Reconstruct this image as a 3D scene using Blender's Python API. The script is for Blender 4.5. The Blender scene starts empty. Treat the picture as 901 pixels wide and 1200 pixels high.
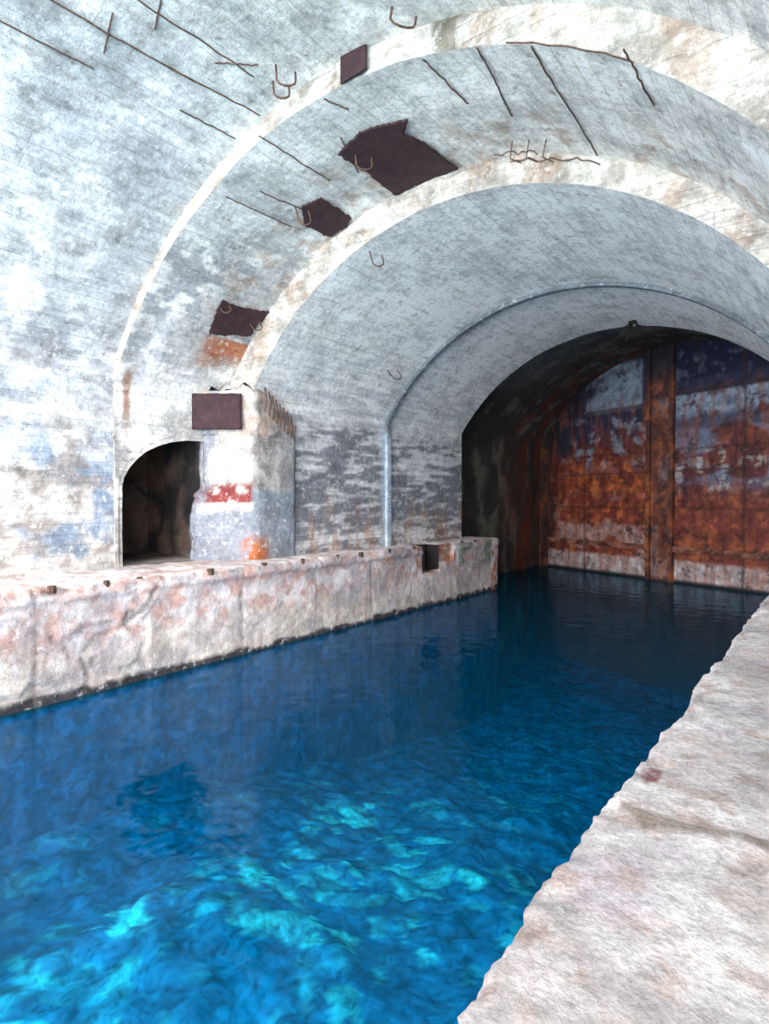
import bpy, math, random
from mathutils import Vector, noise, Matrix
random.seed(4)
S=bpy.context.scene
H=3.7
# ---------- helpers
def fb(x,y,z,o=4): return noise.fractal(Vector((x,y,z)),1.0,2.0,o)
def ss(a,b,x):
    t=max(0.,min(1.,(x-a)/(b-a))); return t*t*(3-2*t)
def mix(a,b,t): return tuple(a[i]*(1-t)+b[i]*t for i in range(3))
def sc(c,k): return tuple(v*k for v in c)
def link(o): S.collection.objects.link(o); return o
def mk(name,V,F,mat,cols=None,uvs=None,smooth=True,parent=None):
    me=bpy.data.meshes.new(name); me.from_pydata(V,[],F); me.update()
    if cols:
        a=me.color_attributes.new("Col",'FLOAT_COLOR','POINT')
        fl=[]
        for c in cols: fl+= [c[0],c[1],c[2],1.]
        a.data.foreach_set("color",fl)
    if uvs:
        ul=me.uv_layers.new(name="UVMap")
        li=[0]*len(me.loops); me.loops.foreach_get("vertex_index",li)
        fl=[]
        for i in li: fl+=[uvs[i][0],uvs[i][1]]
        ul.data.foreach_set("uv",fl)
    if smooth: me.polygons.foreach_set("use_smooth",[True]*len(me.polygons))
    me.materials.append(mat)
    o=link(bpy.data.objects.new(name,me))
    if parent: o.parent=parent
    return o
def empty(name):
    return link(bpy.data.objects.new(name,None))
# ---------- materials
def nodes(name):
    m=bpy.data.materials.new(name); m.use_nodes=True
    nt=m.node_tree; return m,nt,nt.nodes["Principled BSDF"]
def N(nt,t,**k):
    n=nt.nodes.new(t)
    for a,b in k.items():
        if a in n.inputs: n.inputs[a].default_value=b
        else: setattr(n,a,b)
    return n
def ramp(nt,fac,stops):
    r=nt.nodes.new('ShaderNodeValToRGB'); e=r.color_ramp.elements
    e[0].position,e[0].color=stops[0][0],(*stops[0][1],1); e[1].position,e[1].color=stops[-1][0],(*stops[-1][1],1)
    for p,c in stops[1:-1]:
        k=e.new(p); k.color=(*c,1)
    nt.links.new(fac,r.inputs[0]); return r.outputs[0]
def mixc(nt,bt,f,a,b):
    m=nt.nodes.new('ShaderNodeMix'); m.data_type='RGBA'; m.blend_type=bt
    for i,v in ((0,f),(6,a),(7,b)):
        if hasattr(v,'links'): nt.links.new(v,m.inputs[i])
        elif isinstance(v,(int,float)): m.inputs[i].default_value=v
        else: m.inputs[i].default_value=(*v,1)
    return m.outputs[2]
def g(v): return (v,v,v)
def concrete(name,seam=.7,bw=4.3,rh=.23,stain=.5,bump=.5,rough=.85,flake=.6,fl=.9):
    m,nt,b=nodes(name); L=nt.links.new
    at=N(nt,'ShaderNodeAttribute',attribute_name="Col"); tc=N(nt,'ShaderNodeTexCoord')
    def noi(s,d=8,r=.6,src=None,dist=0):
        n=N(nt,'ShaderNodeTexNoise',Scale=s,Detail=d,Roughness=r,Distortion=dist); L(src or tc.outputs['Object'],n.inputs['Vector']); return n.outputs[0]
    c=at.outputs['Color']
    n1=noi(1.3,10,.65); n2=noi(9,8,.7); n3=noi(3.2,12,.78); n4=noi(40,4,.6)
    c=mixc(nt,'MULTIPLY',1.,c,ramp(nt,n1,[(.3,g(.74)),(.65,g(1.25))]))
    c=mixc(nt,'MULTIPLY',1.,c,ramp(nt,n2,[(.3,g(.70)),(.62,g(1.2))]))
    c=mixc(nt,'MULTIPLY',1.,c,ramp(nt,n4,[(.3,g(.80)),(.65,g(1.12))]))
    c=mixc(nt,'MIX',ramp(nt,n3,[(.56,g(0)),(.65,g(stain))]),c,(.14,.13,.13))
    n5=noi(5.5,12,.75)
    c=mixc(nt,'MIX',ramp(nt,n5,[(.55,g(0)),(.61,g(flake))]),c,(fl,fl,fl*1.005))
    if seam>0:
        uv=N(nt,'ShaderNodeUVMap')
        mp=N(nt,'ShaderNodeMapping'); mp.inputs['Scale'].default_value=(.9,6,1); L(uv.outputs[0],mp.inputs[0])
        sk=N(nt,'ShaderNodeTexNoise',Scale=1.,Detail=8,Roughness=.65); L(mp.outputs[0],sk.inputs['Vector'])
        c=mixc(nt,'MULTIPLY',.5,c,ramp(nt,sk.outputs[0],[(.36,g(.62)),(.5,g(1.)),(.7,g(1.12))]))
        wn=N(nt,'ShaderNodeTexNoise',Scale=1.5,Detail=4); L(uv.outputs[0],wn.inputs['Vector'])
        wuv=mixc(nt,'LINEAR_LIGHT',.04,uv.outputs[0],wn.outputs['Color'])
        br=N(nt,'ShaderNodeTexBrick'); br.inputs['Scale'].default_value=1; br.inputs['Brick Width'].default_value=bw; br.inputs['Row Height'].default_value=rh
        br.offset=.37; br.inputs['Mortar Size'].default_value=.009; br.inputs['Mortar Smooth'].default_value=.5
        L(wuv,br.inputs['Vector'])
        br.inputs['Color1'].default_value=(.85,.85,.85,1); br.inputs['Color2'].default_value=(1.06,1.06,1.06,1); br.inputs['Mortar'].default_value=(.48,.48,.5,1)
        sm=noi(.9,6,.7)
        c=mixc(nt,'MULTIPLY',ramp(nt,sm,[(.42,g(.2*seam)),(.58,g(seam))]),c,br.outputs[0])
    L(c,b.inputs['Base Color']); b.inputs['Roughness'].default_value=rough
    b.inputs['Specular IOR Level'].default_value=.25
    ad=N(nt,'ShaderNodeMath',operation='ADD'); L(n3,ad.inputs[0])
    mu=N(nt,'ShaderNodeMath',operation='MULTIPLY'); L(n4,mu.inputs[0]); mu.inputs[1].default_value=.25; L(mu.outputs[0],ad.inputs[1])
    ad2=N(nt,'ShaderNodeMath',operation='ADD'); L(ad.outputs[0],ad2.inputs[0]); L(n2,ad2.inputs[1])
    bp=N(nt,'ShaderNodeBump',Strength=bump,Distance=.06); L(ad2.outputs[0],bp.inputs['Height']); L(bp.outputs[0],b.inputs['Normal'])
    return m
M_con=concrete("concrete_boardformed",seam=.8,stain=.6)
M_quay=concrete("concrete_quay",seam=.0,stain=.3,bump=.6,flake=.5,fl=.8)
M_quayR=concrete("concrete_quay_weathered",seam=.0,stain=.4,bump=1.0,flake=.5,fl=.78)
M_dark=concrete("concrete_dark",seam=.3,stain=.6,bump=.5,flake=.0)  # dark concrete of niche, gate chamber and vault end face
def rust(name,c1,c2,c3,s=6,rough=.8):
    m,nt,b=nodes(name); L=nt.links.new
    tc=N(nt,'ShaderNodeTexCoord'); n=N(nt,'ShaderNodeTexNoise',Scale=s,Detail=10,Roughness=.7); L(tc.outputs['Object'],n.inputs['Vector'])
    L(ramp(nt,n.outputs[0],[(.35,c1),(.52,c2),(.68,c3)]),b.inputs['Base Color']); b.inputs['Roughness'].default_value=rough
    bp=N(nt,'ShaderNodeBump',Strength=.4,Distance=.02); L(n.outputs[0],bp.inputs['Height']); L(bp.outputs[0],b.inputs['Normal'])
    return m
M_plate=rust("steel_plate_corroded",(.025,.010,.015),(.045,.017,.023),(.07,.028,.032),5)
M_hole=rust("slot_shade_wire_black",(.006,.005,.006),(.012,.008,.009),(.02,.012,.012),5)  # near-black for wires and for the painted dark of the quay slot
M_bar=rust("rebar_rust",(.05,.03,.022),(.12,.065,.048),(.26,.13,.08),14)
def gate_mat():
    m,nt,b=nodes("gate_rusted_steel"); L=nt.links.new
    at=N(nt,'ShaderNodeAttribute',attribute_name="Col"); tc=N(nt,'ShaderNodeTexCoord')
    n=N(nt,'ShaderNodeTexNoise',Scale=2.5,Detail=12,Roughness=.75); L(tc.outputs['Object'],n.inputs['Vector'])
    n2=N(nt,'ShaderNodeTexNoise',Scale=1.6,Detail=12,Roughness=.78); L(tc.outputs['Object'],n2.inputs['Vector'])
    c=mixc(nt,'MULTIPLY',1.,at.outputs['Color'],ramp(nt,n.outputs[0],[(.3,g(.3)),(.5,g(.95)),(.7,g(1.8))]))
    c=mixc(nt,'MIX',ramp(nt,n2.outputs[0],[(.53,g(0)),(.60,g(.8))]),c,(.025,.013,.018))
    L(c,b.inputs['Base Color']); b.inputs['Roughness'].default_value=.7
    bp=N(nt,'ShaderNodeBump',Strength=.5,Distance=.05); L(n.outputs[0],bp.inputs['Height']); L(bp.outputs[0],b.inputs['Normal'])
    return m
M_gate=gate_mat()
def water_mat():
    m,nt,b=nodes("sea_water_surface"); L=nt.links.new
    nt.nodes.remove(b); out=nt.nodes['Material Output']
    tc=N(nt,'ShaderNodeTexCoord'); O=tc.outputs['Object']
    w=N(nt,'ShaderNodeTexNoise',Scale=1.8,Detail=3,Roughness=.45); L(O,w.inputs['Vector'])
    bp=N(nt,'ShaderNodeBump',Strength=.35,Distance=.08); L(w.outputs[0],bp.inputs['Height'])
    tr=N(nt,'ShaderNodeBsdfTransparent'); tr.inputs[0].default_value=(.20,.90,1,1)
    gl=N(nt,'ShaderNodeBsdfGlossy',Roughness=.08); gl.inputs[0].default_value=(.38,.52,.70,1); L(bp.outputs[0],gl.inputs['Normal'])
    df=N(nt,'ShaderNodeBsdfDiffuse'); df.inputs[0].default_value=(.0,.10,.22,1)
    mx0=N(nt,'ShaderNodeMixShader'); mx0.inputs[0].default_value=.26; L(tr.outputs[0],mx0.inputs[1]); L(df.outputs[0],mx0.inputs[2])
    fr=N(nt,'ShaderNodeFresnel',IOR=1.33); L(bp.outputs[0],fr.inputs['Normal'])
    geo=N(nt,'ShaderNodeNewGeometry'); inv=N(nt,'ShaderNodeMath',operation='SUBTRACT'); inv.inputs[0].default_value=1; L(geo.outputs['Backfacing'],inv.inputs[1])
    fm=N(nt,'ShaderNodeMath',operation='MULTIPLY'); L(fr.outputs[0],fm.inputs[0]); L(inv.outputs[0],fm.inputs[1])
    mx=N(nt,'ShaderNodeMixShader'); L(fm.outputs[0],mx.inputs[0]); L(mx0.outputs[0],mx.inputs[1]); L(gl.outputs[0],mx.inputs[2])
    L(mx.outputs[0],out.inputs[0])
    return m
M_water=water_mat()
def bed_mat():
    m,nt,b=nodes("seabed_stones"); L=nt.links.new
    at=N(nt,'ShaderNodeAttribute',attribute_name="Col"); tc=N(nt,'ShaderNodeTexCoord')
    n=N(nt,'ShaderNodeTexNoise',Scale=4.,Detail=8,Roughness=.65,Distortion=.8); L(tc.outputs['Object'],n.inputs['Vector'])
    n2=N(nt,'ShaderNodeTexNoise',Scale=1.7,Detail=6,Roughness=.6,Distortion=.6); L(tc.outputs['Object'],n2.inputs['Vector'])
    c=mixc(nt,'MULTIPLY',1.,at.outputs['Color'],ramp(nt,n.outputs[0],[(.35,g(.35)),(.65,g(1.6))]))
    c=mixc(nt,'MULTIPLY',1.,c,ramp(nt,n2.outputs[0],[(.35,g(.5)),(.62,g(1.4))]))
    L(c,b.inputs['Base Color']); b.inputs['Roughness'].default_value=1.; b.inputs['Specular IOR Level'].default_value=0
    return m
M_bed=bed_mat()
# ---------- profiles
class P:
    def __init__(s,cx,z0,R,wx,zb=-1.): 
        s.cx,s.z0,s.R,s.wx,s.zb=cx,z0,R,wx,zb
        s.phi=math.acos((wx-cx)/R); s.zs=z0+R*math.sin(s.phi)
    def pts(s,nw=110,na=380,nr=16):
        o=[]
        for i in range(nw): 
            z=s.zb+(s.zs-s.zb)*i/nw; o.append((s.wx,z,z-s.zs,1,0))
        for i in range(na+1):
            a=s.phi-(2*s.phi-math.pi)*i/na
            o.append((s.cx+s.R*math.cos(a),s.z0+s.R*math.sin(a),s.R*(s.phi-a),-math.cos(a),-math.sin(a)))
        L=o[-1][2]; xr=2*s.cx-s.wx
        for i in range(1,nr+1):
            z=s.zs+(s.zb-s.zs)*i/nr; o.append((xr,z,L+s.zs-z,-1,0))
        return o
PA=P(-6.475,2.405,8.214,-13.39); PB=P(-6.66,2.442,7.807,-13.37); PC=P(-6.364,2.627,6.919,-12.21)
PR=P(-6.364,2.627,6.80,-12.10); PE=P(-6.364,2.4,8.2,-13.4,-6)
YR1,YR2,YRB,YEND=7.2,10.35,16.0,21.1
dA=lambda x,y,z,s:.035*fb(x*.8,y*.8,z*.8)+.02*fb(x*3,y*3,z*3)*ss(6.5,5.5,z)
dC=lambda x,y,z,s:.3*.035*fb(x*.8,y*.8,z*.8)-.13*max(0,(YRB-y)/(YRB-YR2))
d0=lambda x,y,z,s:0
def nearp(y,z,PL):
    r=9;q=None
    for (a,b),(c,d) in zip(PL,PL[1:]):
        t=max(0,min(1,((y-a)*(c-a)+(z-b)*(d-b))/((c-a)**2+(d-b)**2))); py,pz=a+t*(c-a),b+t*(d-b)
        k=math.hypot(y-py,z-pz)
        if k<r: r=k;q=(py,pz)
    return r,q
def segd(y,z,PL): return nearp(y,z,PL)[0]
def loft(name,pr,Ys,colf,disp,mat,hole=None,parent=None):
    pts=pr.pts(); V=[];C=[];U=[];n=len(pts)
    for y in Ys:
        for (x,z,s,nx,nz) in pts:
            d=disp(x,y,z,s); yy,zz=y,z+nz*d
            if hole and x<-13 and z<5.6:
                r,q=nearp(y,z,hole)
                if r<.045: yy,zz=q
            V.append((x+nx*d,yy,zz)); C.append(colf(x,y,z,s)); U.append((y,s))
    F=[]
    for j in range(len(Ys)-1):
        for i in range(n-1):
            a=j*n+i
            if hole and pts[i][0]<-13:
                yc=sum(V[k][1] for k in (a,a+1,a+n+1,a+n))/4; zc=sum(V[k][2] for k in (a,a+1,a+n+1,a+n))/4
                if inpoly(yc,zc,hole): continue
            F.append((a,a+1,a+n+1,a+n))
    return mk(name,V,F,mat,C,U,parent=parent)
def ring(name,p1,p2,y,colf,mat,k=8,parent=None,amp=.05,d1=d0,d2=d0):
    a=p1.pts();b=p2.pts();V=[];C=[];U=[];n=len(a)
    for j in range(k+1):
        t=j/k
        for i in range(n):
            e1=d1(a[i][0],y,a[i][1],0);e2=d2(b[i][0],y,b[i][1],0)
            x=(a[i][0]+a[i][3]*e1)*(1-t)+(b[i][0]+b[i][3]*e2)*t; z=(a[i][1]+a[i][4]*e1)*(1-t)+(b[i][1]+b[i][4]*e2)*t
            e=amp*fb(x*3,y,z*3) if 0<t<1 else 0
            V.append((x,y+e,z)); C.append(colf(x,y,z,a[i][2])); U.append((x,z))
    F=[(j*n+i,j*n+i+1,j*n+n+i+1,j*n+n+i) for j in range(k) for i in range(n-1)]
    return mk(name,V,F,mat,C,U,parent=parent)
def rng(a,b,st):
    n=max(1,round((b-a)/st)); return [a+(b-a)*i/n for i in range(n+1)]
def th(p,x,z): return math.degrees(math.atan2(z-p.z0,x-p.cx))
def inpoly(y,z,PL):
    r=False;n=len(PL)
    for i in range(n):
        (a,b),(c,d)=PL[i],PL[(i+1)%n]
        if (b>z)!=(d>z) and y<(c-a)*(z-b)/(d-b)+a: r=not r
    return r
# colours
def cA(x,y,z,s):
    n=fb(x*.35,y*.35,z*.35); m=fb(x*1.3+7,y*.8,z*1.3); k=fb(x*2.5,y*1.5,z*3.5+2)
    c=mix((.52,.54,.57),(.80,.81,.82),ss(-.35,.3,n+m*.6))
    c=mix(c,(.86,.82,.75),ss(-10,-5.5,x)*.85)
    c=mix(c,(.28,.31,.37),ss(9.8,7.0,z)*ss(5.6,6.3,z)*ss(-.3,.3,k+.5*n)*.7)
    c=mix(c,(.35,.33,.32),ss(.12,.4,k)*.45)
    lw=ss(6.2,4.6,z+m*.8)
    c=mix(c,mix((.28,.35,.46),(.66,.64,.62),ss(-.2,.2,fb(x,y*1.1,z*1.1+3))),lw)
    c=mix(c,(.36,.30,.27),ss(.08,.3,k)*lw*.7)
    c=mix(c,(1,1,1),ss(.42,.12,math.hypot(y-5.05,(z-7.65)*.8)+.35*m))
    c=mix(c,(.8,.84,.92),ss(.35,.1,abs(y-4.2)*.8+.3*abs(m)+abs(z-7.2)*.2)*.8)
    return c
PLATES=[
 [(8.46,96.7),(8.26,90.9),(8.47,84.9),(8.75,87.2),(9.21,86),(10.33,85.6),(10.33,97.0),(9.4,96.4)],
 [(8.99,108.0),(9.15,104.9),(10.2,105.2),(10.3,107.5),(10.2,110.6),(9.44,110.8)],
 [(8.92,130),(9.6,130.3),(10.33,129.3),(10.2,135.3),(9.06,137)],
]
def cB(x,y,z,s):
    n=fb(x*.5,y*.5,z*.5+4); m=fb(x*1.6+7,y*1.2,z*1.6); k=fb(x*3.5,y*2,z*3.5+2)
    c=mix((.55,.55,.54),(.88,.87,.85),ss(-.4,.25,n+m*.6))
    c=mix(c,(.90,.86,.79),ss(-10,-5,x)*.8)
    t=th(PB,x,z)
    if 108<t: c=mix(c,(.31,.33,.37),ss(108,128,t)*ss(-.25,.3,k+.5*n)*.8*ss(6,7.5,z))
    c=mix(c,(.45,.13,.04),ss(137,137.6,t)*ss(144,138,t+4*m)*ss(8.9,9.3,y)*.9)
    c=mix(c,(.42,.23,.13),ss(.1,.5,fb(x*2,y*2,z*2+9))*ss(8.2,9.6,y)*.5)
    c=mix(c,(.34,.14,.07),ss(.16,.05,abs(y-7.5)+.05*m)*ss(4.9,5.4,z)*ss(6.9,6.5,z)*.85)
    c=mix(c,(.85,.87,.92),ss(.3,.1,abs(y-7.9)+.1*m)*ss(5.4,6.0,z)*ss(8.2,7.3,z)*.8)
    lw=ss(6.2,5.2,z+m*.6)
    return mix(c,mix((.38,.36,.36),(.70,.67,.64),ss(-.2,.2,m)),lw*.8)
def cC(x,y,z,s):
    n=fb(x*.4,y*.3,z*.4+4); m=fb(x*1.6+7,y*1.2,z*1.6); k=fb(x*3,y*.9,z*5.5)
    c=mix((.90,.90,.88),(1,1,.98),ss(-.4,.3,n+m*.6))
    c=mix(c,(.52,.55,.57),ss(.10,.02,abs(n+.1*k))*.3)
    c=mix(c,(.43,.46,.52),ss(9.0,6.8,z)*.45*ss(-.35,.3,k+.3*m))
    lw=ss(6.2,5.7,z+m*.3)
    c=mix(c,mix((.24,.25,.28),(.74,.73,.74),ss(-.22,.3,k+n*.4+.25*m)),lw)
    c=mix(c,(.55,.64,.74),ss(.45,.1,abs(y-16.0)+.2*m)*ss(6.6,5.8,z)*.8)
    c=mix(c,(.42,.22,.13),ss(.0,.4,fb(x,y*4,z*.8))*ss(4.4,2.6,z)*.6)
    return c
def cRim(x,y,z,s):
    m=fb(x*2,y,z*2); c=mix((.42,.39,.35),(.66,.62,.57),ss(-.4,.1,m))
    c=mix(c,(.38,.23,.15),ss(.15,.45,fb(x*1.4,y,z*1.4+20))*.45)
    if y<8: c=mix(c,(.17,.15,.11),ss(.28,.12,abs(x+4.45)+.1*m)*.8)
    return c
def cRib(x,y,z,s): return mix((.18,.21,.24),(.50,.60,.70),ss(6.2,5.2,z))
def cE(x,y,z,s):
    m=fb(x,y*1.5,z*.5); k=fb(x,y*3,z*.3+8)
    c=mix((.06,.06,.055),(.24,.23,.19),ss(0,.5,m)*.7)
    c=mix(c,(.30,.31,.31),ss(8,9.5,z)*ss(28,23,y)*.6)
    return mix(c,(.19,.05,.03),ss(-.1,.3,k)*ss(26,30,y)*.9)
ceil=empty("ceiling")
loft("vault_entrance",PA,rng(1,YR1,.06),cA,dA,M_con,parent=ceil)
ring("rim_face_outer",PA,PB,YR1,cRim,M_con,parent=ceil,d1=dA,d2=dA)
HOLE=[(7.38,1),(7.38,3.95),(7.43,4.2),(7.55,4.42),(7.75,4.65),(8.0,4.85),(8.3,5.0),(8.65,5.12),(9.1,5.2),(9.62,5.22),(9.62,1)]
loft("vault_plated",PB,rng(YR1,YR2,.045),cB,dA,M_con,hole=HOLE,parent=ceil)
ring("rim_face_inner",PB,PC,YR2,cRim,M_con,parent=ceil,d1=dA,d2=dC)
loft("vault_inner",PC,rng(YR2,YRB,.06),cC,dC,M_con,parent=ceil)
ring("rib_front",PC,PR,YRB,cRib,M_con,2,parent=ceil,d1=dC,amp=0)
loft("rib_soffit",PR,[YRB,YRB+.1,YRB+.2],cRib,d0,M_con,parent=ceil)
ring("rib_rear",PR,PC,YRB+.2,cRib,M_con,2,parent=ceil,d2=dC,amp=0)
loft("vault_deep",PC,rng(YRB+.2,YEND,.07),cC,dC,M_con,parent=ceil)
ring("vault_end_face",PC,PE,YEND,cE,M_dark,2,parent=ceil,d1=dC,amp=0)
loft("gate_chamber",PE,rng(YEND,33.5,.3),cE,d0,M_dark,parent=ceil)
mk("wall_back",[(-14,33.5,-6),(1.5,33.5,-6),(1.5,33.5,11.5),(-14,33.5,11.5)],[(0,1,2,3)],M_plate,smooth=False)
PX=P(-6.475,2.405,16,-21)
ring("wall_facade",PA,PX,1,cA,M_con,2,d1=dA,amp=0)
# niche interior
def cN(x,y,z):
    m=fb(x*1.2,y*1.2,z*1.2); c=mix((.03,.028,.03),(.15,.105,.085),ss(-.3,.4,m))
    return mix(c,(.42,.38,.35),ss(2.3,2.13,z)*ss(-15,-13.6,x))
cyc,czc=8.55,3.6
pl0=[(cyc+(y-cyc)*1.08,max(2.12,czc+(z-czc)*1.09)) for y,z in HOLE[1:-1]]
pl0=[(pl0[0][0],2.12)]+pl0+[(pl0[-1][0],2.12)]
pl=[]
for i in range(len(pl0)):
    a,b=pl0[i],pl0[(i+1)%len(pl0)]; k=max(1,int(math.dist(a,b)/.15))
    for j in range(k): pl.append((a[0]+(b[0]-a[0])*j/k,a[1]+(b[1]-a[1])*j/k))
V=[];C=[];F=[];n=len(pl);K=24
for k in range(K+1):
    x=-13.35-3.4*k/K
    for (y,z) in pl:
        e=.05*fb(x*1.5,y*1.5,z*1.5)*(1 if z>2.2 and k>1 else 0)
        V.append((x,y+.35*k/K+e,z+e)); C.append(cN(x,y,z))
for k in range(K):
    for i in range(n): 
        i2=(i+1)%n; F.append((k*n+i,k*n+i2,k*n+n+i2,k*n+n+i))
F.append(tuple(K*n+i for i in range(n)))
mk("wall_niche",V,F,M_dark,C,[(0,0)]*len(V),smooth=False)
# pier between niche and inner vault
def prism(fp,z0,z1,colf,name,parent,dz=None,st=.07,amp=.03,mod=None):
    V=[];C=[];F=[];pts=[]
    m=len(fp)
    for i in range(m):
        a,b=Vector(fp[i]),Vector(fp[(i+1)%m]); k=max(1,int((b-a).length/st))
        for j in range(k): pts.append(a.lerp(b,j/k))
    nz=max(2,int((z1-z0)/st)); n=len(pts)
    for j in range(nz+1):
        for p in pts:
            zt=z1+(dz(p.x,p.y) if dz else 0); z=z0+(zt-z0)*j/nz
            e=amp*fb(p.x*2.2,p.y*2.2,z*2.2); e2=amp*fb(p.x*2.2+9,p.y*2.2,z*2.2)
            q=Vector((p.x+e,p.y+e2,z))
            if mod: q=mod(q)
            V.append(q); C.append(colf(p.x,p.y,z))
    for j in range(nz):
        for i in range(n): F.append((j*n+i,j*n+(i+1)%n,(j+1)*n+(i+1)%n,(j+1)*n+i))
    F.append(tuple(nz*n+i for i in range(n)))
    return mk(name,V,F,M_quay,C,[(0,0)]*len(V),parent=parent)
def cPier(x,y,z):
    m=fb(x*2,y*2,z*2); k=fb(x*4,y*4,z*4)
    if y<10.32:
        c=mix((.44,.42,.40),(.68,.66,.64),ss(-.3,.1,m))
        c=mix(c,(.26,.055,.05),ss(3.55,3.62,z)*ss(4.12,4.05,z)*ss(-.35,-.1,k+.2))
        c=mix(c,(.24,.27,.33),ss(3.45,3.35,z+.1*m)*.85)
        c=mix(c,(.45,.13,.045),ss(10.05,10.25,y)*ss(2.8,2.3,z+m*.3)*ss(-.3,.1,k))
        c=mix(c,(.24,.27,.33),ss(9.8,9.65,y+.1*m)*.8)
    else:
        c=mix((.27,.24,.23),(.48,.44,.42),ss(-.3,.3,m))
        c=mix(c,(.22,.23,.25),ss(11.1,11.3,y)*.6)
        c=mix(c,(.22,.26,.32),ss(4.0,3.9,z+.1*m)*.8)
        c=mix(c,(.40,.13,.05),ss(.5,.1,abs(y-10.45))*ss(2.9,2.4,z))
    if z>5.3: c=mix(c,(.44,.31,.24),ss(-.1,.35,m)*.7)
    return c
pier=empty("concrete_pier")
def brk(q):
    if q.y<9.95:
        t=ss(9.95,9.6,q.y); q=q+Vector((0,-1,0))*t*(.34*ss(4.0,3.3,q.z+.5*fb(q.z*2,1,1)))
    return q
prism([(-13.6,9.66),(-13.3,9.66),(-12.25,10.25),(-12.15,10.42),(-12.12,11.75),(-12.6,11.8),(-13.6,11.0)],2.0,5.5,cPier,"pier_shaft",pier,mod=brk)
prism([(-13.5,9.42),(-12.24,10.24),(-12.12,10.4),(-12.10,11.3),(-12.12,11.75),(-12.6,11.8),(-13.5,11.0)],5.4,6.5,cPier,"pier_head",pier,dz=lambda x,y:-max(0,(y-10.5))*.8+.22*fb(x*3,y*3,0)+.1,amp=.09)
# quays
QZ=2.11
CR=[(7.0,1.95),(6.7,1.45),(6.3,1.2),(5.7,1.05),(5.4,.75),(5.55,.3),(5.35,0)]
def quay(name,x0,x1,y0,y1,sgn,colf,st,chip,mat,extra=None):
    pr=[]
    nt=max(6,int(abs(x1-x0)/st)); xf,xb=(x1,x0) if sgn>0 else (x0,x1)
    for i in range(nt+1): pr.append((xb+(xf-xb)*i/nt,QZ,0))
    pr[-1]=(xf-sgn*.03,QZ,0)
    nf=int(2.6/st)
    for i in range(nf+1): pr.append((xf,QZ-.03-(2.6-.03)*i/nf,1))
    pr+=[(xf,-1.2,1),(xf,-2,1),(xf,-3,1),(xf,-4,1),(xf,-6.5,1),(xb,-6.5,1)]
    V=[];C=[];U=[];Ys=rng(y0,y1,st);n=len(pr)
    for y in Ys:
        cy=max(0,fb(3,y*.9,1)); cl=fb(1,y*.5,4)
        for (x,z,k) in pr:
            e=fb(x*.9,y*.9,z*.9); e2=fb(x*3+5,y*3,z*3)
            ed=ss(.22,0,abs(x-xf)+abs(z-QZ))
            e3=fb(x*9,y*9,z*9) if ed>0 else 0
            xx=x-sgn*(ed*chip*(.05+.25*cy+.14*max(0,e2)+.14*abs(e3)))+ (k*(.02*e+.02*e2))-sgn*.05*cl*ss(.8,0,abs(x-xf))*chip
            zz=z+(1-k)*(.02*e+.02*e2)-ed*.05*abs(e2)
            if extra: xx+=extra(y,z,k,x)
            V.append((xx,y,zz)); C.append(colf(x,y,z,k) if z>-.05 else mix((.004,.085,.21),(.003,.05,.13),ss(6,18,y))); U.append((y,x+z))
    F=[(j*n+i,j*n+i+1,j*n+n+i+1,j*n+n+i) for j in range(len(Ys)-1) for i in range(n-1)]
    b=(len(Ys)-1)*n; F.append(tuple(b+i for i in range(n)))
    o=mk(name,V,F,mat,C,U); me=o.data; me.materials.append(M_bed)   # submerged part: mottled dark blue, darker further in
    me.polygons.foreach_set("material_index",[1 if max(V[i][2] for i in f)<.02 else 0 for f in F])
    return o
JO=[4.6,9.2,11.71,14.1,16.2,19.4,21.0]
def exL(y,z,k,x):
    d=0
    if k:
        if 16.92<y<17.93 and z>1.18: d-=.6
        elif 17.93<y<18.9 and z>1.45: d-=.12
        d-=.03*ss(.05,.01,segd(y,z,CR))
        for j in JO: d-=.012*ss(.06,.02,abs(y-j+.05*fb(z*2,j,0)))
        d+=.05*ss(1.80,1.86,z+.05*fb(y*2,1,1))
        if y<6.8: d-=.05*ss(.15,.3,fb(y*.8,z*1.1,3))
    elif x>-11.7:
        if 16.92<y<17.93: d-=.5
    return d
def cQL(x,y,z,k):
    m=fb(x*1.2,y*.9,z*1.5); n=fb(x*3,y*2.5,z*3+5)
    c=mix((.52,.46,.47),(.80,.72,.71),ss(-.4,.25,m))
    if k:
        c=mix(c,(.62,.34,.28),ss(-.15,.35,n)*.75*ss(.5,1.2,z))
        c=mix(c,(.68,.58,.46),ss(1.3,.5,z+m*.4)*.6)
        c=mix(c,(.42,.30,.28),ss(.1,.3,fb(x,y*2.5,z*.5+3))*.4)
        c=mix(c,(.36,.34,.39),ss(.0,.4,fb(x,y*.8,z*1.2+13))*.4)
        c=mix(c,(.05,.045,.05),ss(.18,.08,z+.1*n))
        c=mix(c,(.24,.18,.15),ss(.06,.0,segd(y,z,CR))*.6)
        for j in JO: c=mix(c,(.26,.2,.18),ss(.05,.02,abs(y-j+.05*fb(z*2,j,0)))*.4)
        if 17.93<y<18.9 and z>1.45: c=mix(c,(.35,.12,.06),.6)
        if 16.5<y<19.3: c=mix(c,(.45,.16,.07),ss(-.1,.3,n)*ss(1.1,1.6,z)*.7)
        if y>21.9: c=mix(c,(.60,.22,.12),ss(-.1,.2,n))
        if 19.3<y<21.9: c=mix(c,(.25,.27,.22),ss(-.1,.3,m)*ss(.9,1.4,z))
    else:
        c=mix(c,(.78,.74,.72),.4)
        c=mix(c,(.50,.26,.20),ss(.05,.35,n)*.6)
    return c
WET=[(-.89,3.23),(-.75,3.14),(-.60,3.19),(-.42,3.2),(-.2,3.25),(.3,3.1)]
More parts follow.
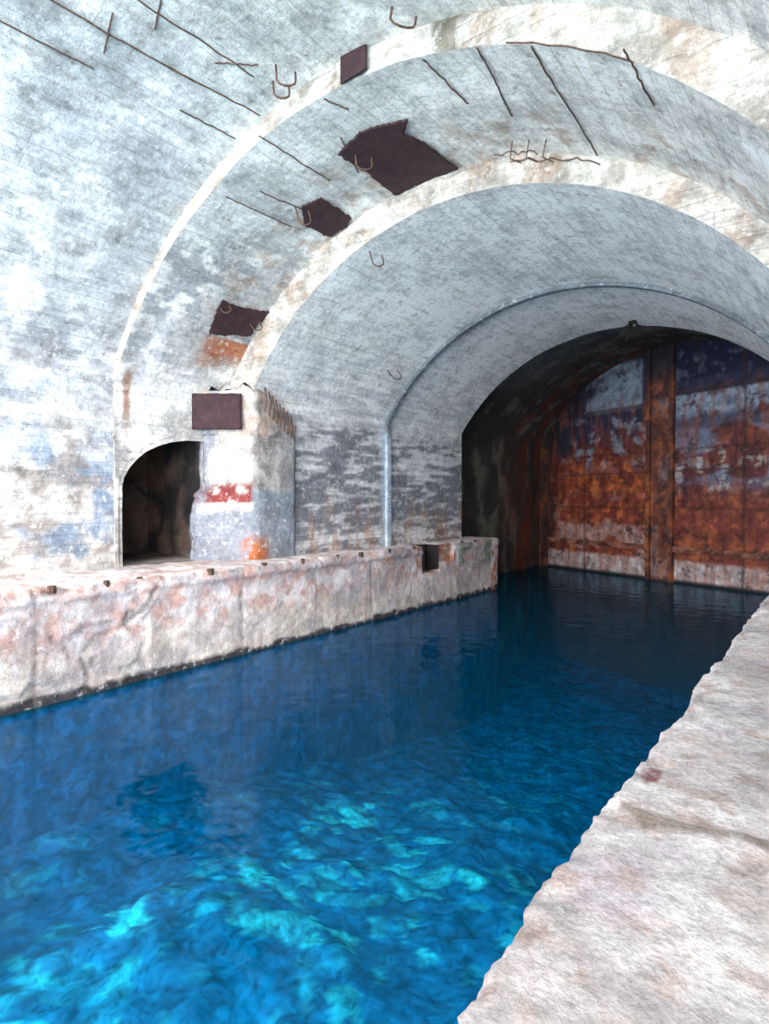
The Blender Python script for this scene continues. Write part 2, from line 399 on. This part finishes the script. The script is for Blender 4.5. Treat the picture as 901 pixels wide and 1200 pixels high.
def cQR(x,y,z,k):
    m=fb(x*1.2,y*.9,z*1.5); n=fb(x*4,y*4,z*3+5); h=fb(x*2,y*2,7)
    c=mix(mix((.60,.55,.54),(.80,.77,.76),ss(-.3,.3,m)),(.60,.52,.50),ss(.0,.35,n)*.55)
    c=mix(c,(.56,.49,.58),ss(.1,.45,h)*.45)
    c=mix(c,(.46,.31,.25),ss(.24,.42,fb(x*5,y*5,3))*.5)
    c=mix(c,(.24,.19,.15),ss(.07,.03,segd(x,y,WET)+.05*n)*.8)
    c=mix(c,(.20,.03,.04),ss(.06,.05,math.hypot(x+.86,(y-3.65)*.6))*.85)
    return c
quay("quay",-13.75,-11.285,-6,22.5,1,cQL,.05,.4,M_quay,exL)
quay("quay.001",-.99,2.5,-4,26.2,-1,cQR,.04,.26,M_quayR)
V=[];F=[]
for (y,x,z) in [(16.98,-11.27,1.25),(16.98,-11.27,2.09),(17.02,-11.72,2.09),(17.02,-11.72,1.25),(17.83,-11.72,1.25),(17.83,-11.72,2.09),(17.87,-11.27,2.09),(17.87,-11.27,1.25)]: V.append((x,y,z))
F=[(0,1,2,3),(3,2,5,4),(4,5,6,7),(0,3,4,7)]
mk("mooring_slot",V,F,M_hole,smooth=False)  # lining coloured near-black to stand for the unlit recess
prism([(-.95,13.4),(-.5,13.4),(-.5,15.2),(-.95,15.2)],2.05,2.32,lambda x,y,z:(.6,.56,.54),"kerb_block",None)
V=[];F=[]
for y in [4.0,4.9,5.9,6.6,8.3,9.9,11.2,12.6,13.6,15.0,16.4,19.6,20.6]:
    x=-11.30+random.uniform(-.03,.02); a=random.uniform(.06,.11); h=random.uniform(.01,.025); b=len(V); r=random.uniform(-.4,.4)
    for zz,s_ in ((1.99,1),(2.11+h*.7,1),(2.11+h,.7)):
        for i in range(6):
            t=r+i*math.pi/3; V.append((x+a*s_*math.cos(t)*.5,y+a*s_*math.sin(t),zz))
    for l in range(2):
        for i in range(6): F.append((b+l*6+i,b+l*6+(i+1)%6,b+l*6+6+(i+1)%6,b+l*6+6+i))
    F.append(tuple(b+12+i for i in range(6)))
mk("iron_stubs",V,F,M_bar,smooth=False)
mk("sea_water",[(-26,-14,0),(14,-14,0),(14,33.4,0),(-26,33.4,0)],[(0,1,2,3)],M_water,smooth=False)  # sea ends early outside so sky below the horizon brightens the vault
# seabed with stones
V=[];C=[];nx,ny=190,560
for j in range(ny+1):
    y=-14+47.6*j/ny
    for i in range(nx+1):
        x=-14+15*i/nx
        wx=x+.3*fb(x,y,1); wy=y+.3*fb(x,y,9)
        d,pts_=noise.voronoi(Vector((wx*1.3,wy*1.3,0)))
        d2,p2=noise.voronoi(Vector((wx*3.0,wy*3.0,5)))
        r1=noise.cell(pts_[0]*7.3); r2=noise.cell(p2[0]*5.1)
        hgt=(.5-min(.5,d[0]))*.28+(.5-min(.5,d2[0]))*.12
        depth=-2.4-2.6*ss(4,21,y)-.3*fb(x*.3,y*.3,2)
        V.append((x,y,depth+hgt))
        big=fb(x*.35,y*.35,6)
        t=.36+.25*r1+.55*(r2-.5)+.35*big
        c=mix((.02,.19,.38),(.34,.86,.86),ss(.15,1.0,t))
        c=mix(c,(.005,.14,.31),ss(7,17,y)*.8)  # depth fog painted into the bed colour, darker further in
        c=mix(c,(.003,.07,.18),ss(-7.6,-9.9,x+1.2*big)*.75)  # shade in the water beside the left quay painted into the bed
        c=mix(c,(.003,.07,.18),ss(17,25,y)*.8)  # same painted depth fog, strongest towards the gate
        C.append(c)
F=[(j*(nx+1)+i,j*(nx+1)+i+1,(j+1)*(nx+1)+i+1,(j+1)*(nx+1)+i) for j in range(ny) for i in range(nx)]
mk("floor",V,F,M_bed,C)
# ---------- steel plates on the vault
def onv(p,y,t,off=0):
    a=math.radians(t); r=p.R-off; return Vector((p.cx+r*math.cos(a),y,p.z0+r*math.sin(a)))
def plate(name,poly):
    ys=[p[0] for p in poly]; ts=[p[1] for p in poly]; st=.03; sa=math.degrees(st/PB.R)
    y0,y1,t0,t1=min(ys),max(ys),min(ts),max(ts); ny=int((y1-y0)/st)+1; nt_=int((t1-t0)/sa)+1
    idx={};V=[];F=[]
    def vid(i,j):
        if (i,j) not in idx:
            y=y0+i*st;t=t0+j*sa; p=onv(PB,y,t,.045+.015*fb(y,t*.15,2)); idx[(i,j)]=len(V); V.append(p)
        return idx[(i,j)]
    for i in range(ny):
        for j in range(nt_):
            y=y0+(i+.5)*st;t=t0+(j+.5)*sa
            w=.04*fb(y*5,t*.6,3)
            if inpoly(y+w,t+w*6,poly): F.append((vid(i,j),vid(i+1,j),vid(i+1,j+1),vid(i,j+1)))
    o=mk(name,V,F,M_plate); md=o.modifiers.new("s",'SOLIDIFY'); md.thickness=.03; md.offset=0
for i,p in enumerate(PLATES): plate("steel_plate"+("" if i==0 else ".%03d"%i),p)
def flatplate(name,c,th_=.03):
    k=12;V=[];F=[]
    for i in range(k+1):
        for j in range(k+1):
            u,v=i/k,j/k; p=(Vector(c[0])*(1-u)+Vector(c[1])*u)*(1-v)+(Vector(c[3])*(1-u)+Vector(c[2])*u)*v
            if i in(0,k) or j in (0,k): p+=Vector((0,0,.012*fb(p.x*9,p.y*9,p.z*9)))
            V.append(p)
    F=[(i*(k+1)+j,(i+1)*(k+1)+j,(i+1)*(k+1)+j+1,i*(k+1)+j+1) for i in range(k) for j in range(k)]
    o=mk(name,V,F,M_plate); md=o.modifiers.new("s",'SOLIDIFY'); md.thickness=th_; md.offset=0
flatplate("steel_plate.003",[(-13.38,9.28,5.5),(-12.30,10.03,5.5),(-12.30,10.03,6.42),(-13.34,9.28,6.42)])
flatplate("steel_plate.004",[(-6.31,7.13,10.2),(-5.80,7.13,10.22),(-5.80,7.13,10.72),(-6.31,7.13,10.7)])
# ---------- rebar
def tubes(name,lines,r,mat=M_bar):
    c=bpy.data.curves.new(name,'CURVE'); c.dimensions='3D'; c.bevel_depth=r; c.bevel_resolution=2; c.use_fill_caps=True
    for ln in lines:
        s=c.splines.new('POLY'); s.points.add(len(ln)-1)
        for i,p in enumerate(ln): s.points[i].co=(*p,1)
    c.materials.append(mat); return link(bpy.data.objects.new(name,c))
def rod(p,y0,t0,y1,t1,off=.0,k=22,seed=0):
    return [onv(p,y0+(y1-y0)*i/k,t0+(t1-t0)*i/k+.06*fb(i*.3,seed,2),off+.022*fb(i*.35,seed,7)+dA(*[v for v in onv(p,y0+(y1-y0)*i/k,t0)],0)) for i in range(k+1)]
rods=[]
for i,(y0,t0,y1,t1) in enumerate([(3.0,104.4,5.9,103.1),(4.3,98.7,6.5,98.1),(5.3,103.4,7.1,102.0),(3.0,108.9,4.6,108.2),(6.0,107.3,7.1,106.8),(4.6,106,4.4,101.5),(4.95,100.4,4.75,97),(5.9,99.6,6.4,96.5)]):
    rods.append(rod(PA,y0,t0,y1,t1,.018,seed=i))
for i,(y0,t0,y1,t1) in enumerate([(7.1,101.5,8.95,101.5),(7.5,112.6,9.25,112.4),(7.25,76.6,8.5,76.3),(7.2,69.6,9.0,72.3),(7.2,63.4,10.25,64.7),(6.9,52.9,8.1,52.7),(7.25,90.9,7.7,89.9),(8.0,109.2,9.1,108.6),(8.2,94.5,9.2,97.6)]):
    rods.append(rod(PB,y0,t0,y1,t1,.018,seed=i+20))
rods.append([onv(PB,10.28+.05*fb(i*.6,1,1),77-.87*i,.12+.12*fb(i*.5,5,5)) for i in range(16)])
rods.append([onv(PB,10.1+.08*fb(i*.6,1,1),79-.6*i,.06+.1*fb(i*.7,5,9)) for i in range(12)])
rods.append([onv(PB,7.14,66-.95*i,.02+.03*fb(i*.5,5,5)) for i in range(15)])
for dt in (0,1.2,2.4): rods.append([onv(PB,9.75,75-dt*2,.03),onv(PB,9.9,75.4-dt*2,.25),onv(PB,10.2,75-dt*2,.2)])
tubes("rebar_rods",rods,.011)
# comb of bent bar ends on the pier shoulder
tubes("rebar_comb",[[Vector((-12.0,10.55+i*.13,6.62-i*.09)),Vector((-11.93,10.55+i*.13,6.3-i*.09)),Vector((-11.99,10.55+i*.13,5.98-i*.09))] for i in range(8)],.022)
def hook(i,p,y,t,w=.22,h=.38,r=.017,sk=0):
    a=onv(p,y,t,-.02); n=(onv(p,y,t,1)-onv(p,y,t,0)).normalized(); T=Vector((-n.z,0,n.x)); Yd=Vector((sk,1,0)).normalized()
    D=(T*.7+Yd*.7).normalized()
    L=[a,a+n*h*.75,a+n*h*.92+D*w*.15,a+n*h+D*w*.4,a+n*h+D*w*.7,a+n*h*.9+D*w*.95,a+n*h*.7+D*w,a+n*h*.35+D*w]
    tubes("rebar_hook"+("" if i==0 else ".%03d"%i),[L],r)
for i,(p,y,t,w,h) in enumerate([(PA,6.6,95.2,.3,.35),(PA,6.8,97.2,.25,.3),(PA,6.7,79.6,.35,.25),(PB,8.9,108.7,.25,.5),(PB,10.0,132.8,.22,.4),(PC,10.5,107.5,.25,.4),(PC,14.7,133.5,.25,.5),(PB,9.0,131.5,.2,.3),(PB,8.7,95.0,.3,.35)]):
    hook(i,p,y,t,w,h)
L=[]
for k in range(10):
    a=onv(PC,20.3+.1*random.random(),81.5+2*random.random(),0); d=Vector((random.uniform(-.7,.6),random.uniform(-.4,.1),-random.uniform(.3,.8)))
    L.append([a,a+d*.5+Vector((random.uniform(-.2,.2),0,0)),a+d])
tubes("wire_cluster",L,.022,M_hole)
# ---------- gate
GO=Vector((-13.38,32.0,0)); GD=Vector((.926,-.378,0)); GN=Vector((-.378,-.926,0))
def cG(a,z):
    m=fb(a*.5,z*.8,1); n=fb(a*2,z*2,5); st=fb(a*3,z*.4,9)
    red=mix((.22,.038,.024),(.50,.13,.038),ss(-.1,.35,n+.3*m)); pink=(.48,.32,.30); dk=(.028,.033,.08); blu=(.30,.37,.48)
    if a<7.3:
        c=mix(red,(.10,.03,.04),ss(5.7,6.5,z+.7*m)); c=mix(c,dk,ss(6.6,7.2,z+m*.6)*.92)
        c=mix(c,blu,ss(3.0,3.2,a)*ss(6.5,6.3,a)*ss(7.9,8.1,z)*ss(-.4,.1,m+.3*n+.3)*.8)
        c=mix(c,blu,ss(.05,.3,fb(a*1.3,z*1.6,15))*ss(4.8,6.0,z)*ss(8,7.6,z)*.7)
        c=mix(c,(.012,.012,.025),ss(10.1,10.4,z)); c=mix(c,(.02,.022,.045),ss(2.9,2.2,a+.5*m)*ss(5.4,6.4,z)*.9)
        c=mix(c,pink,ss(-.1,.3,m+.3*n)*ss(4.2,3.2,z)*.85)
        c=mix(c,(.025,.014,.014),ss(1.8,.6,a)*.85)  # shade at the gate's left end painted into its colour
    else:
        c=mix(mix(red,(.08,.04,.06),.5),(.18,.21,.32),ss(-.15,.2,m+.2*n)*ss(3.8,4.8,z)); c=mix(c,dk,ss(8.1,8.3,z)); c=mix(c,blu,ss(7.3,7.5,z)*ss(8.3,8.2,z)*ss(-.4,.1,n+.2))
        c=mix(c,(.03,.03,.06),ss(6.6,6.8,z)*ss(7.3,7.2,z)*.6)
        c=mix(c,(.50,.50,.48),ss(.1,.3,n)*ss(6.2,5.6,z)*ss(3.8,4.4,z)*.7)
        c=mix(c,mix(red,(.15,.05,.05),.35),ss(4.2,3.1,z+m))
        c=mix(c,mix((.009,.012,.05),(.08,.09,.15),ss(.1,.4,n)),ss(8.7,9.0,z))
    c=mix(c,mix((.55,.42,.40),(.60,.56,.56),ss(0,.3,n)),ss(1.05,.85,z+.1*n)*.95)
    c=mix(c,(.34,.09,.035),ss(0,.3,st)*.45*ss(9,8,z))
    for s_ in (3.05,11.1): c=mix(c,(.05,.018,.014),ss(.10,.03,abs(a-s_+.04*fb(z,s_,2)))*.6)
    for s_ in (3.3,5.9): c=mix(c,(.06,.02,.016),ss(.09,.02,abs(z-s_+.06*fb(a,s_,2)))*.6)
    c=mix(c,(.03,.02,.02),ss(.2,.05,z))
    return c
gate=empty("steel_gate")
V=[];C=[];nx,nz=320,180
for i in range(nx+1):
    for j in range(nz+1):
        a=14.9*i/nx; z=-.5+11.1*j/nz
        if j==0: z=-6
        p=GO+GD*a+GN*.02*fb(a,z,4); V.append((p.x,p.y,z)); C.append(cG(a,z))
F=[(i*(nz+1)+j,(i+1)*(nz+1)+j,(i+1)*(nz+1)+j+1,i*(nz+1)+j+1) for i in range(nx) for j in range(nz)]
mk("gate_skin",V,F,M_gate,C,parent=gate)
def beam(name,a0,a1,z0,z1,d,colf):
    st=.1;na=max(1,int((a1-a0)/st));nz_=max(1,int((z1-z0)/st));V=[];C=[];F=[]
    def grid(P0,U,W,nu,nw):
        b=len(V)
        for i in range(nu+1):
            for j in range(nw+1):
                q=P0+U*(i/nu)+W*(j/nw); V.append(q); C.append(colf((q-GO).dot(GD),q.z))
        for i in range(nu):
            for j in range(nw): F.append((b+i*(nw+1)+j,b+(i+1)*(nw+1)+j,b+(i+1)*(nw+1)+j+1,b+i*(nw+1)+j+1))
    o=GO+GD*a0+Vector((0,0,z0)); U=GD*(a1-a0); W=Vector((0,0,z1-z0)); D=GN*d
    grid(o+D,U,W,na,nz_); grid(o,D,W,2,nz_); grid(o+U,D,W,2,nz_); grid(o,U,D,na,2); grid(o+W,U,D,na,2)
    mk(name,V,F,M_gate,C,smooth=False,parent=gate)
def cPost(a,z):
    m=fb(a*2,z*.7,3); n=fb(a*3,z*2,8)
    c=mix((.14,.04,.027),(.42,.13,.045),ss(-.2,.35,m)); c=mix(c,(.05,.04,.05),ss(0,.3,n)*.7)
    return mix(c,(.03,.025,.03),ss(8.6,9.8,z))
beam("post_1",6.75,6.95,-.5,10.6,.2,cPost); beam("post_2",7.9,8.1,-.5,10.6,.2,cPost); beam("post_web",6.95,7.9,-.5,10.6,.05,lambda a,z:mix(cPost(a,z),cG(a,z),.3))
beam("post_3",.15,.55,-.5,10.6,.3,lambda a,z:mix(cPost(a,z),(.04,.03,.03),.6))  # post colour darkened as part of the painted shade at this end
beam("post_4",13.2,13.6,-.5,10.6,.2,cPost)
def cBe(a,z): return mix((.14,.045,.03),(.38,.16,.10),ss(-.2,.3,fb(a*1.5,z*2,8)))
beam("rail_1",.55,6.75,1.35,1.6,.14,cBe); beam("rail_2",8.1,13.2,1.35,1.6,.14,cBe)
cB2=lambda a,z:mix(cG(a,z),(.07,.04,.04),.6)
beam("rail_3",.55,6.75,8.0,8.15,.1,cB2); beam("rail_4",8.1,13.2,8.3,8.45,.1,cB2)
beam("rail_5",.55,6.75,10.35,10.5,.1,cB2); beam("rail_6",8.1,13.2,4.9,5.0,.05,cB2); beam("rail_7",.55,6.75,4.9,5.0,.05,cB2)
# light
w=bpy.data.worlds.new("World"); S.world=w; w.use_nodes=True
bg=w.node_tree.nodes['Background']; bg.inputs[0].default_value=(.95,.97,1,1); bg.inputs[1].default_value=3.3
sd=bpy.data.lights.new("sun",'SUN'); sd.energy=12; sd.angle=math.radians(88); sd.color=(1,.96,.935)
so=link(bpy.data.objects.new("sun",sd)); so.rotation_euler=Vector((-.30,1,-.01)).to_track_quat('-Z','Y').to_euler()
cd=bpy.data.cameras.new("camera"); co=link(bpy.data.objects.new("camera",cd)); co.location=(0,0,H)
co.rotation_euler=(math.radians(90-1.23),0,math.radians(37.4)); cd.sensor_fit='VERTICAL'; cd.sensor_height=36; cd.lens=21; cd.clip_start=.05
S.camera=co
S.view_settings.view_transform='Standard'
